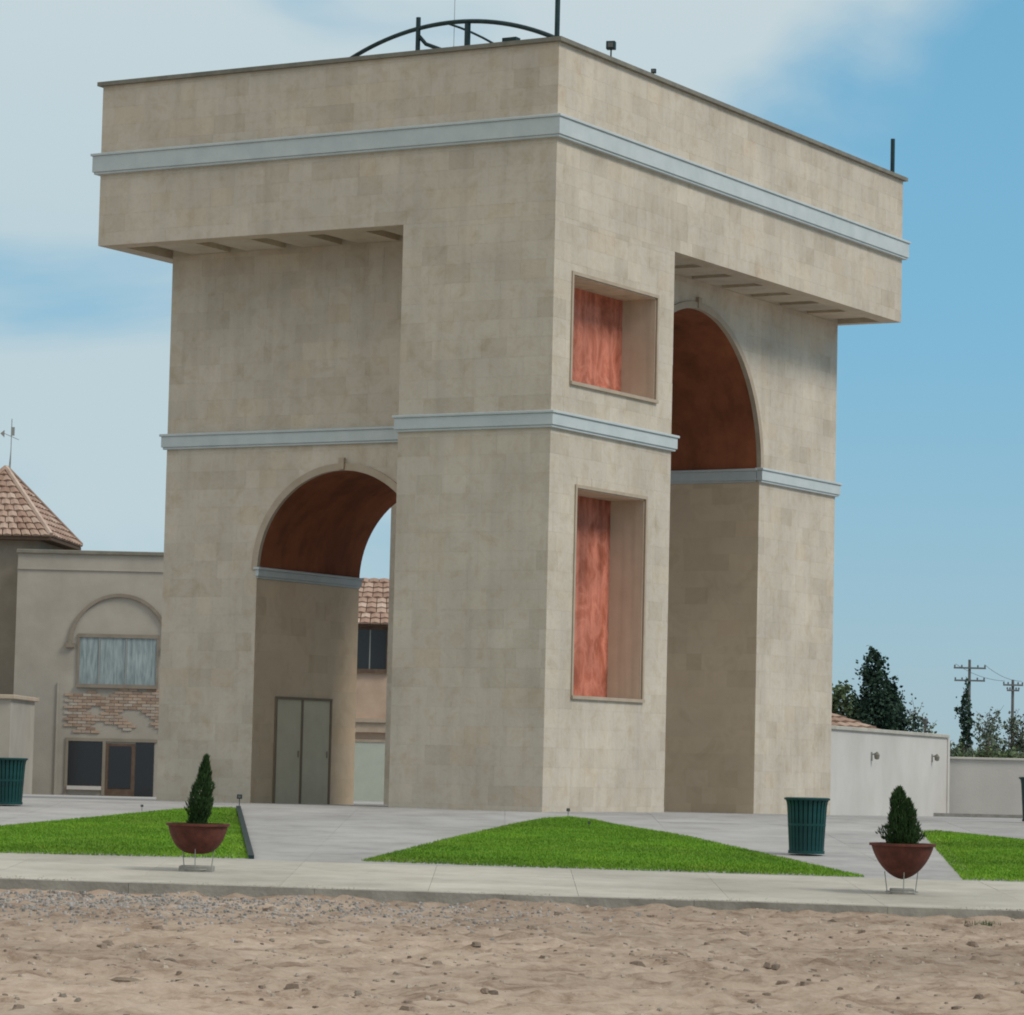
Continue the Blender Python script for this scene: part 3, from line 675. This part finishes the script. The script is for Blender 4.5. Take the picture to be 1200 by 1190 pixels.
def planter(loc, R_, hb, zb, label, foot, flat):
    t = empty('planter', loc, SA); tag(t, label, 'planter', 'bowl planters on wire stands')
    prof = [(0,zb)]
    for i in range(1, 13):
        a = i/12*math.pi/2; t_ = i/12; prof.append((R_*(.45*math.sin(a)+.55*t_**.8 if not flat else .5*math.sin(a)**.7+.5*t_**.55), zb+hb*(.55*(1-math.cos(a))+.45*t_**(1.25 if not flat else 1.6))))
    prof += [(R_+.03, zb+hb), (R_+.03, zb+hb+.035), (R_-.035, zb+hb+.035), (R_-.045, zb+hb-.03)]
    MB().lathe(prof, 40).build('bowl', M_rust, t, smooth='auto')
    MB().lathe([(0,zb+hb-.015),(R_-.05,zb+hb-.03)], 30).build('soil', M_bark, t)
    rg = R_*.42
    for k in range(3):
        a = k*2.094+.5
        MB().tube([(R_*.62*math.cos(a), R_*.62*math.sin(a), zb+hb*.22), (rg*1.25*math.cos(a), rg*1.25*math.sin(a), .03)], .007, 6).build('leg', M_wire, t)
    MB().tube([(rg*1.25*math.cos(x), rg*1.25*math.sin(x), .03) for x in np.linspace(0,6.2832,25)], .007, 6).build('ring', M_wire, t)
    MB().box(-foot,foot,-foot*.7,foot*.7,-.05,.075).build('foot_block', M_foot, t, bevel=.01)
    return t
p = on(5.50, 46.5); planter(p, .43, .46, .20, 'red brown bowl planter on a thin wire stand at the right of the sidewalk', .16, False)
conifer('potted_conifer', p+Vector((0,0,.66)), .78, .265, 'rounded two-lobed dark conifer growing in the right bowl planter', 3, (-.02,0), ((-.16,0,1,.86),(.40,-.1,.80,.68),(.05,.2,.6,.78)))
p = on(-4.36, 47.9); planter(p, .425, .40, .24, 'dark red bowl planter on a stand in front of the left lawn', .24, True)
conifer('potted_conifer', p+Vector((0,0,.64)), .98, .195, 'slender pointed dark conifer leaning right in the left bowl planter', 8, (.10,.05), ((-.1,0,1,.9),(.25,-.1,.6,.6)))
# small weeds at the kerb foot
def weed(l, d, label, n=60, r=.16, h=.10):
    mb = MB()
    for i in range(n):
        a = random.uniform(0,6.28); q = random.random()*r; x, y = q*math.cos(a)*1.6, q*math.sin(a)
        mb.add([(x-.01,y,0),(x+.01,y,0),(x+random.uniform(-.06,.06),y+random.uniform(-.05,.05),random.uniform(.4,1)*h)], [(0,1,2)])
    o = mb.build('weed', M_leaf, recalc=False); o.location = street(l, d, dirt_z(l, d)); tag(o, label, 'weed')
weed(6.1, 42.9, 'small dry weed tuft at the kerb foot below the right planter')
weed(-2.1, 42.6, 'tiny weed tuft at the kerb foot below the path beside the left lawn', 25, .08, .06)

# ------------------------------------------------------------------ walls on the right
def wall_run(name, l0, d0, l1, d1, ztop, th, m, mc, label, cap=.10):
    a, b = street(l0,d0), street(l1,d1); L_ = (b-a).length; ang = math.atan2(b.y-a.y, b.x-a.x)
    t = empty(name, (a.x,a.y,0), ang); tag(t, label, 'wall')
    MB().box(0,L_,0,th,-1.8,ztop-cap).build('wall_panel', m, t)
    MB().box(-.04,L_+.04,-.07,th+.07,ztop-cap,ztop).build('wall_cap', mc, t, bevel=.012)
    return t, L_
w1, L1 = wall_run('boundary_wall', 8.02, 85.9, 13.5, 103, 2.14, .3, M_white, M_walk, 'tall white wall with a capped top just right of the monument')
MB().box(L1-.01, L1+.30, -.04, .34, -1.8, 2.03).build('end_pillar', M_white, w1)
w2, L2 = wall_run('boundary_wall', 13.3, 103.7, 26, 103.4, 1.47, .3, M_white2, M_white2, 'lower greyish wall running off to the right edge behind the trash can', .07)
st = MB().box(0, 5.3, -.5, 0, -.2, .1)
def wall_lamp(px, z, label):
    t = empty('wall_lamp', w1.matrix_basis @ Vector((px,-.001,z)), w1.rotation_euler.z); tag(t, label, 'wall lamp', 'wall lamps on the white wall')
    MB().box(-.05,.05,-.03,0,-.12,.12).build('back_plate', M_wire, t)
    MB().tube([(0,-.03,.05),(0,-.16,.10)], .02, 6).build('arm', M_wire, t)
    MB().lathe([(.02,.13),(.08,.04),(.065,-.06),(.02,-.08)], 10, (0,-.16,0)).build('lamp_shade', M_cope, t)
wall_lamp(L1*.36, 1.38, 'small wall lamp on the tall white wall, the one nearer the monument')
wall_lamp(L1*.86, 1.40, 'small wall lamp on the tall white wall, the one near its right-hand end')
# low kerb at the foot of the walls
kb = MB(); kb.quad_slab([on(9.8,101,.1), on(18.5,101,.1), on(18.5,101.4,.1), on(9.8,101.4,.1)], .3)
tag(kb.build('low_kerb', M_foot), 'low dark kerb strip on the ground in front of the white walls', 'kerb')

# ------------------------------------------------------------------ trees behind the walls
def leaf_tri(mb, p, s, rnd):
    a = Vector((rnd.gauss(0,1),rnd.gauss(0,1),rnd.gauss(0,1))).normalized(); b = a.cross(Vector((rnd.gauss(0,1),rnd.gauss(0,1),rnd.gauss(0,1)))).normalized()
    mb.add([p-a*s*.5, p+b*s*.45, p+a*s*.6, p-b*s*.45], [(0,1,2,3)])
def tree(name, l, d, label, cat, h, blobs, m, n, s, seed, group=None, limbs=8, trunk=.12, wispy=0):
    rnd = random.Random(seed); t = empty(name, on(l, d)); tag(t, label, cat, group)
    tr = MB().tube([(0,0,-.3),(rnd.uniform(-.1,.1),0,h*.35),(rnd.uniform(-.2,.2),rnd.uniform(-.1,.1),h*.75)], trunk, 7, trunk*.3)
    mb = MB()
    for i in range(limbs):
        bx = rnd.choice(blobs); e_ = Vector((bx[0]+rnd.uniform(-.6,.6)*bx[3], bx[1]+rnd.uniform(-.5,.5)*bx[3], bx[2]+rnd.uniform(-.3,.9)*bx[4]))
        s0 = Vector((0,0,h*rnd.uniform(.15,.5))); md = (s0+e_)/2+Vector((rnd.uniform(-.1,.1),0,rnd.uniform(0,.2)))
        tr.tube([s0, md, e_], trunk*.4, 5, .012)
        for w_ in range(wispy):
            k = rnd.random(); q = md.lerp(e_, k); tip = q+Vector((rnd.uniform(-.7,.7), rnd.uniform(-.5,.5), rnd.uniform(.1,.8)))
            tr.tube([q, tip], .014, 4, .006)
            for v_ in range(9): leaf_tri(mb, q.lerp(tip, rnd.random())+Vector((rnd.gauss(0,.07),rnd.gauss(0,.07),rnd.gauss(0,.07))), s*.8, rnd)
    tr.build('trunk', M_bark, t)
    for (x, y, z, r, rz) in blobs:
        # clumps inside the blob
        cl_ = [(x+rnd.gauss(0,.5)*r, y+rnd.gauss(0,.5)*r, z+rnd.gauss(0,.5)*rz) for _ in range(14)]
        for i in range(int(n*r*rz)):
            if rnd.random() < .5:
                q = Vector((rnd.gauss(0,1),rnd.gauss(0,1),rnd.gauss(0,1))).normalized()*rnd.uniform(.35,1)**.5
                p = Vector((x+q.x*r*.95, y+q.y*r*.95, z+q.z*rz*.95))
            else:
                c = rnd.choice(cl_); p = Vector(c)+Vector((rnd.gauss(0,.22)*r, rnd.gauss(0,.22)*r, rnd.gauss(0,.16)*rz))
            leaf_tri(mb, p, s*rnd.uniform(.6,1.3), rnd)
    mb.build('crown', m, t, recalc=False); return t
tree('cypress_tree', 14.35, 130, 'tall dark green conifer rising behind the tall white wall, its left-hand spire', 'tree', 6.2,
     [(.1,0,1.4,1.0,1.4),(.0,0,3.3,.80,1.5),(-0.1,0,4.6,.66,1.1),(-.2,0,5.6,.38,.75)], M_cyp, 2600, .13, 4, 'dark conifers behind the white wall', 4)
tree('cypress_tree', 15.15, 131, 'shorter dark green conifer leaning on the right of the tall one behind the wall', 'tree', 5.0,
     [(-.1,0,1.4,1.05,1.3),(-.15,0,2.9,.72,1.2),(-.2,0,4.1,.48,.9),(-.3,0,4.7,.3,.6)], M_cyp, 2600, .13, 5, 'dark conifers behind the white wall', 4)
tree('leafy_tree', 13.4, 133, 'olive green leafy tree between the monument edge and the dark conifer', 'tree', 5.2,
     [(-.9,0,3.4,1.0,1.3),(.2,0,2.8,1.1,1.3),(.3,0,4.1,.45,.5),(-.5,0,4.6,.8,.5)], M_leaf, 1100, .17, 6, None, 12, wispy=2)
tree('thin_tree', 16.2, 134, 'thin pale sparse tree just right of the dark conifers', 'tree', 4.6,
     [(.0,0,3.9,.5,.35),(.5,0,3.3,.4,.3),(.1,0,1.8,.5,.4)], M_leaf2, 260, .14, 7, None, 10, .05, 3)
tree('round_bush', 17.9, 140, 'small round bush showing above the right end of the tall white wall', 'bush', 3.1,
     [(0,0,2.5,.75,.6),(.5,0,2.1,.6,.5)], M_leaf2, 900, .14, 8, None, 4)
far = [(19.6,150,3.0,1.5),(20.6,152,2.9,1.4),(21.4,148,3.3,1.6),(22.4,151,3.6,1.8),(23.6,149,3.7,1.9),(25.0,151,3.9,1.8),(26.4,150,3.8,1.7)]
labs = ['low olive bush at the left end of the row above the lower wall', 'low dusty bush second from the left above the lower wall', 'dusty green bush in front of the taller utility pole',
        'grey green bush midway between the two utility poles', 'grey green feathery bush in front of the shorter utility pole', 'tall dusty bush at the right edge above the lower wall', 'dusty bush beyond the right edge above the lower wall']
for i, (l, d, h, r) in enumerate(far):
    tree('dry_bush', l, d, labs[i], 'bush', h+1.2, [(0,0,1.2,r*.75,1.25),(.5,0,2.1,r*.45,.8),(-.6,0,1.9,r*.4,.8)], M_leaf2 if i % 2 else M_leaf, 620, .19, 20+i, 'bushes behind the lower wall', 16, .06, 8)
tree('narrow_tree', 21.3, 156, 'narrow dark upright tree in front of the taller utility pole', 'tree', 5.6,
     [(0,0,4.6,.30,1.2),(0,0,3.0,.38,1.0)], M_cyp, 1500, .15, 40, None, 3, .06)
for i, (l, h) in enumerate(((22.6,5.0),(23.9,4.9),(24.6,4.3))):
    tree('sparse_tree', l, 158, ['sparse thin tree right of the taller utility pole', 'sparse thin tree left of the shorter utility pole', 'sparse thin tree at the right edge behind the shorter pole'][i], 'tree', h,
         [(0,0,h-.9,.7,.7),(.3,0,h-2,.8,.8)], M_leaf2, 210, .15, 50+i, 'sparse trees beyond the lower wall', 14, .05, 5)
# utility poles
def pole(l, d, h, arms, label):
    t = empty('utility_pole', on(l, d), SA); tag(t, label, 'utility pole', 'utility poles')
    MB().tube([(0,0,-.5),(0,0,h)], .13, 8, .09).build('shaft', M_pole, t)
    for (z, w) in arms:
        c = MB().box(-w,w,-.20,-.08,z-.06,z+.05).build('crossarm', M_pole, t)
        for x in (-w*.94,-w*.5,w*.5,w*.94):
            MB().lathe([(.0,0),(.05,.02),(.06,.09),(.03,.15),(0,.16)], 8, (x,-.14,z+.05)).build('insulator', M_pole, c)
zb = T(220)
pole(30.25, 220, 8.35-zb, [(7.8-zb,1.05),(6.98-zb,1.0)], 'tall utility pole with two crossarms beyond the right wall')
pole(33.1, 220, 7.1-zb, [(6.75-zb,.65),(6.4-zb,.4)], 'shorter utility pole with stubby crossarms near the right picture edge')
# small post above the wall end and a red-roofed shed behind the monument edge
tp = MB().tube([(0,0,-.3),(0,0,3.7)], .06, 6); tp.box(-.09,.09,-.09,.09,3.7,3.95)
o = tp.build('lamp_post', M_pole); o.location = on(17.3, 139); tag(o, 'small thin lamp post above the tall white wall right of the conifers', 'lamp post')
def far_wire(a, b, sag, label):
    a, b = Vector(a), Vector(b); pts = [a.lerp(b, t)-Vector((0,0,sag*4*t*(1-t))) for t in np.linspace(0,1,20)]
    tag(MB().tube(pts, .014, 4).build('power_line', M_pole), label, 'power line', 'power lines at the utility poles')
for sgn, lab in ((-1,'left'),(1,'right')):
    far_wire(street(30.25+sgn*.95,219.8,8.05), street(33.1+sgn*.55,219.8,7.0), .25, 'thin power line from the %s end of the tall pole crossarm to the shorter pole' % lab)

# ------------------------------------------------------------------ buildings
def roof_tiles(parent, a, b, ridge_a, ridge_b, courses, w, name='roof_tile', limit=300):
    """tiles lie on the quad eave a-b / ridge_a-ridge_b (local coordinates)"""
    a, b, ra_, rb_ = map(Vector, (a, b, ridge_a, ridge_b)); nrm = (b-a).cross(ra_-a).normalized()
    if nrm.z < 0: nrm = -nrm
    for j in range(courses):
        t0, t1 = j/courses, min((j+1.18)/courses, 1)
        p0, p1 = a.lerp(ra_, t0), b.lerp(rb_, t0); q0, q1 = a.lerp(ra_, t1), b.lerp(rb_, t1)
        L_ = (p1-p0).length; n = max(1, int(L_/w)); 
        for i in range(n):
            s0, s1 = i/n+.004, (i+1)/n-.004
            bl, br, tl, tr_ = p0.lerp(p1,s0), p0.lerp(p1,s1), q0.lerp(q1,s0), q0.lerp(q1,s1); lift = nrm*(.09+random.uniform(0,.012)); low = nrm*.03
            mb = MB(); bm_, tm_ = (bl+br)/2+nrm*.15, (tl+tr_)/2+nrm*.07
            mb.add([bl+low, br+low, br+lift, bm_, bl+lift, tl+low, tr_+low, tm_], [(0,1,2,3,4),(4,3,7,5),(3,2,6,7),(0,4,5),(1,6,2)])
            mb.build(name, M_roof, parent)
# --- main block of the left house
hs = empty('stucco_house', street(-15,127,0), SA); tag(hs, 'two-storey beige stucco house with an arched window moulding left of the monument', 'house')
X = lambda l: l+15
MB().box(X(-18.69), X(-9.5), 0, 9, -1.6, 8.47).build('wall', M_stucco, hs)
MB().box(X(-18.75), X(-9.44), -.10, 9.1, 8.47, 8.62).build('roof_parapet_cap', M_cope, hs, bevel=.02)
MB().box(X(-18.69), X(-9.5), -.05, 0, 7.86, 7.97).build('cornice', M_stucco, hs)
def arch_ring(c, r, s, w, y0, y1, n=30):
    o1 = arc(c, r+w, s, n); o2 = arc(c, r, s, n); return MB().prism(o1+o2[::-1], lambda u,ww,t: (u,t,ww), y0, y1)
arch_ring(X(-14.75), 1.78, 5.10, .13, -.10, 0).build('arch_moulding', M_dull, hs, smooth='auto')
for q_ in (-16.78, -13.08): MB().box(X(q_), X(q_+.36), -.14, 0, 4.93, 5.10).build('arch_springer', M_dull, hs)
MB().box(X(-17.04), X(-16.98), -.06, 0, -1.2, 3.6).build('pilaster_edge', M_stucco, hs)
# upper window
wn = MB(); x0, x1, z0, z1 = X(-16.23), X(-13.32), 3.57, 5.45
wn.box(x0-.08,x1+.08,-.07,0,z1-.12,z1+.02); wn.box(x0-.08,x1+.08,-.12,0,z0-.14,z0); wn.box(x0-.08,x0,-.06,0,z0,z1-.12); wn.box(x1,x1+.08,-.06,0,z0,z1-.12)
wo = wn.build('window', M_dull, hs)
for (a, b) in ((0,.245),(.265,.595),(.615,1)): MB().box(x0+(x1-x0)*a, x0+(x1-x0)*b, -.025, -.004, z0, z1-.12).build('pane', M_curt, wo)
for f_ in (.255,.605): MB().box(x0+(x1-x0)*f_-.025, x0+(x1-x0)*f_+.025, -.05, -.002, z0, z1-.12).build('mullion', M_wire, wo)
# lower shopfront: dark glass beside a door
x0, x1 = X(-16.55), X(-13.30)
so_ = MB(); so_.box(x0-.10,x1+.1,-.05,0,1.41,1.53); so_.box(x0-.10,x0,-.05,0,-.9,1.41); so_.box(X(-15.25),X(-15.13),-.05,0,-.62,1.41)
so2 = so_.build('window', M_stucco2, hs)
MB().box(x0, X(-15.26), -.02, -.003, -.27, 1.40).build('pane', M_glass, so2)
MB().box(x0, X(-15.26), -.12, 0, -.42, -.28).build('sill', M_white, so2)
dr = MB().box(X(-15.12), X(-14.02), -.03, -.003, -.64, 1.34).build('door', M_wood, hs); MB().box(X(-15.0), X(-14.15), -.045, -.032, -.35, 1.25).build('pane', M_glass, dr)
MB().box(X(-14.0), x1, -.03, -.003, -.62, 1.40).build('pane', M_glass, hs)
# exposed patches of old brick between the windows
bz = 1.72; row = 0
while bz < 3.38:
    bx = X(-16.75)+(.17 if row % 2 else 0)
    while bx < X(-13.1):
        cx_, cz_ = bx+.16, bz+.05; v = noise.noise(Vector((cx_*1.1, cz_*2.3, 3.3)))+.13+random.uniform(-.08,.08)-abs(cz_-2.6)*.30+.04
        if v > 0: MB().box(bx, bx+.33, -.03-random.uniform(0,.02), .01, bz, bz+.10).build('brick', M_brick, hs)
        bx += .345
    bz += .115; row += 1
# --- tower with the pyramid roof
tw = empty('tower_house', street(-20.05,132.6,0), SA-.06); tag(tw, 'tower with a pyramid roof of pinkish clay tiles at the left picture edge', 'tower')
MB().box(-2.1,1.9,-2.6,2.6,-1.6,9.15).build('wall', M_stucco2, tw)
rz, az = 9.25, 12.05; hw, hd = 2.45, 3.15
rc = [(-hw,-hd,rz),(hw,-hd,rz),(hw,hd,rz),(-hw,hd,rz)]; ap = (0,-.3,az)
rf = MB().add(rc+[ap]+[(x,y,rz-.12) for x,y,z in rc], [(0,1,4),(1,2,4),(2,3,4),(3,0,4),(5,6,1,0),(6,7,2,1),(7,8,3,2),(8,5,0,3),(5,8,7,6)]).build('roof', M_roofbed, tw)
nm = Vector(ap)
roof_tiles(rf, rc[0], rc[1], nm, nm, 11, .36); roof_tiles(rf, rc[1], rc[2], nm, nm, 11, .5)
for c in rc[:3]:
    MB().tube([Vector(c)+Vector((0,0,.1)), nm+Vector((0,0,.12))], .10, 6).build('ridge_tile', M_roof, rf)
vn = MB().tube([(0,0,0),(0,0,1.95)], .018, 6); vn.tube([(-.05,0,0),(0,0,.7)], .02, 5); vn.tube([(-.28,0,1.36),(.30,0,1.12)], .014, 5)
vn.box(-.02,.12,-.02,.02,1.28,1.62); vn.add([(-.28,0,1.2),(-.28,0,1.5),(-.45,0,1.36),(-.28,.02,1.2),(-.28,.02,1.5),(-.45,.02,1.36)],[(0,1,2),(3,5,4),(0,3,4,1),(1,4,5,2),(2,5,3,0)])
o = vn.build('weather_vane', M_wire); o.location = street(-19.9, 132.3, az+.1); o.rotation_euler.z = SA; tag(o, 'thin grey weather vane on the peak of the tiled tower roof', 'weather vane')
# brick arched window on the tower
aw = arch_ring(-.55-.6, .95, 5.6, .36, -2.70, -2.6).build('window_arch', M_brick, tw, smooth='auto')
for k, a in enumerate(np.linspace(0.05, math.pi-.05, 19)):
    c_ = (-1.15-(1.13)*math.cos(a), 5.6+1.13*math.sin(a)); m_ = MB(); m_.box(-.17,.17,-.03,0,-.07,.07); b_ = m_.build('brick', M_brick, tw); b_.location = (c_[0], -2.70, c_[1]); b_.rotation_euler.y = -(math.pi-a)
for s_ in (-1,1):
    zz = 2.3
    while zz < 5.5:
        MB().box(-1.15+s_*1.13-.18, -1.15+s_*1.13+.18, -2.68-random.uniform(0,.02), -2.6, zz, zz+.13).build('brick', M_brick, tw); zz += .145
MB().box(-2.05,-.25,-2.63,-2.6,3.0,5.55).build('pane', M_glass, tw)
# --- low white annex
ax = empty('white_annex', street(-22,118,0), SA); tag(ax, 'low white annex with a capped top behind the left trash can', 'annex')
MB().box(-6, 4.55, 0, 6, -1.6, 2.80).build('wall', M_stucco, ax); MB().box(-6.1, 4.70, -.12, 6.1, 2.80, 2.95).build('wall_cap', M_moul, ax, bevel=.02)
for x_ in (2.6,3.7): MB().box(x_, x_+.03, -.006, 0, -.6, 2.78).build('seam', M_cope, ax)
# --- house seen through the arch
hb = empty('tiled_house', street(-6,145,0), SA); tag(hb, 'house with clay tile roof and dark window seen through the small arch', 'house')
MB().box(-5,4,0,8,-1.6,6.75).build('wall', M_pink, hb)
rfb = MB().add([(-5.5,-.6,6.74),(4.5,-.6,6.74),(4.5,8.6,6.74),(-5.5,8.6,6.74),(-2.5,4,8.95),(1.5,4,8.95)], [(0,1,5,4),(1,2,5),(2,3,4,5),(3,0,4),(3,2,1,0)]).build('roof', M_roofbed, hb)
roof_tiles(rfb, (-2.2,-.6,6.74), (2.2,-.6,6.74), (-1.6,4,8.95), (1.5,4,8.95), 9, .42)
w_ = MB(); w_.box(-.85,.85,-.06,0,6.55,6.70); w_.box(-.85,-.72,-.06,0,4.85,6.55); w_.box(.72,.85,-.06,0,4.85,6.55); w_.box(-.9,.9,-.15,0,4.68,4.85); wb = w_.build('window', M_wood, hb)
MB().box(-.72,.72,-.03,-.004,4.85,6.55).build('pane', M_glass, wb); MB().box(-.025,.025,-.05,-.03,4.85,6.55).build('mullion', M_wire, wb)
mo = MB(); mo.box(-1.6,1.6,-.25,0,2.55,2.72); mo.box(-1.6,1.6,-.16,0,2.30,2.55); mo.box(-1.6,1.6,-.22,0,2.12,2.30); mo.build('moulding', M_moul, hb)
gd = MB().box(-1.0,.95,-.05,-.004,-1.0,1.70).build('garage_door', M_garage, hb)
gf = MB(); gf.box(-1.12,-1.0,-.08,0,-1.0,1.82); gf.box(.95,1.07,-.08,0,-1.0,1.82); gf.box(-1.0,.95,-.08,0,1.70,1.82); gf.build('garage_frame', M_moul, hb)
# red roofed shed behind the wall
sh = empty('red_roof_shed', street(12.6,128,0), SA); tag(sh, 'low shed with a reddish roof peeping over the wall beside the monument', 'shed')
MB().box(-2.5,2.3,0,4,-1.6,2.2).build('wall', M_pink, sh)
rs = MB().add([(-2.8,-.4,2.2),(2.6,-.4,2.2),(2.6,4.4,2.2),(-2.8,4.4,2.2),(-1.5,2,3.3),(-.6,2,3.3)], [(0,1,5,4),(1,2,5),(2,3,4,5),(3,0,4),(3,2,1,0)]).build('roof', M_roofbed, sh)
roof_tiles(rs, (-2.4,-.4,2.2), (2.6,-.4,2.2), (-1.5,2,3.3), (-.6,2,3.3), 6, .4)
# a far line of hills closes the view between buildings
mb = MB(); n = 80
for i in range(n+1):
    a = -1.6+3.2*i/n; x, y = CX+2600*math.sin(a+YAW), CY+2600*math.cos(a+YAW)
    h = 22+30*max(0, noise.noise(Vector((i*.17, 1, 2)))+.25); mb.v += [(x,y,-30),(x,y,h*.45-4)]
for i in range(n): mb.f.append((2*i,2*i+2,2*i+3,2*i+1))
for i in range(n+1):
    a = -1.6+3.2*i/n; mb.v.append((CX+3300*math.sin(a+YAW), CY+3300*math.cos(a+YAW), -30))
for i in range(n): mb.f.append((2*i+1,2*i+3,2*(n+1)+i+1,2*(n+1)+i))
M_hill = noise_mat('far_scrub_hills', [(.3,(.12,.13,.10)),(.7,(.18,.17,.13))], .01, 5, .95, coords='World')
tag(mb.build('hills', M_hill), kind='structure')
# no haze volume: haze sits in the leaf and pole colours
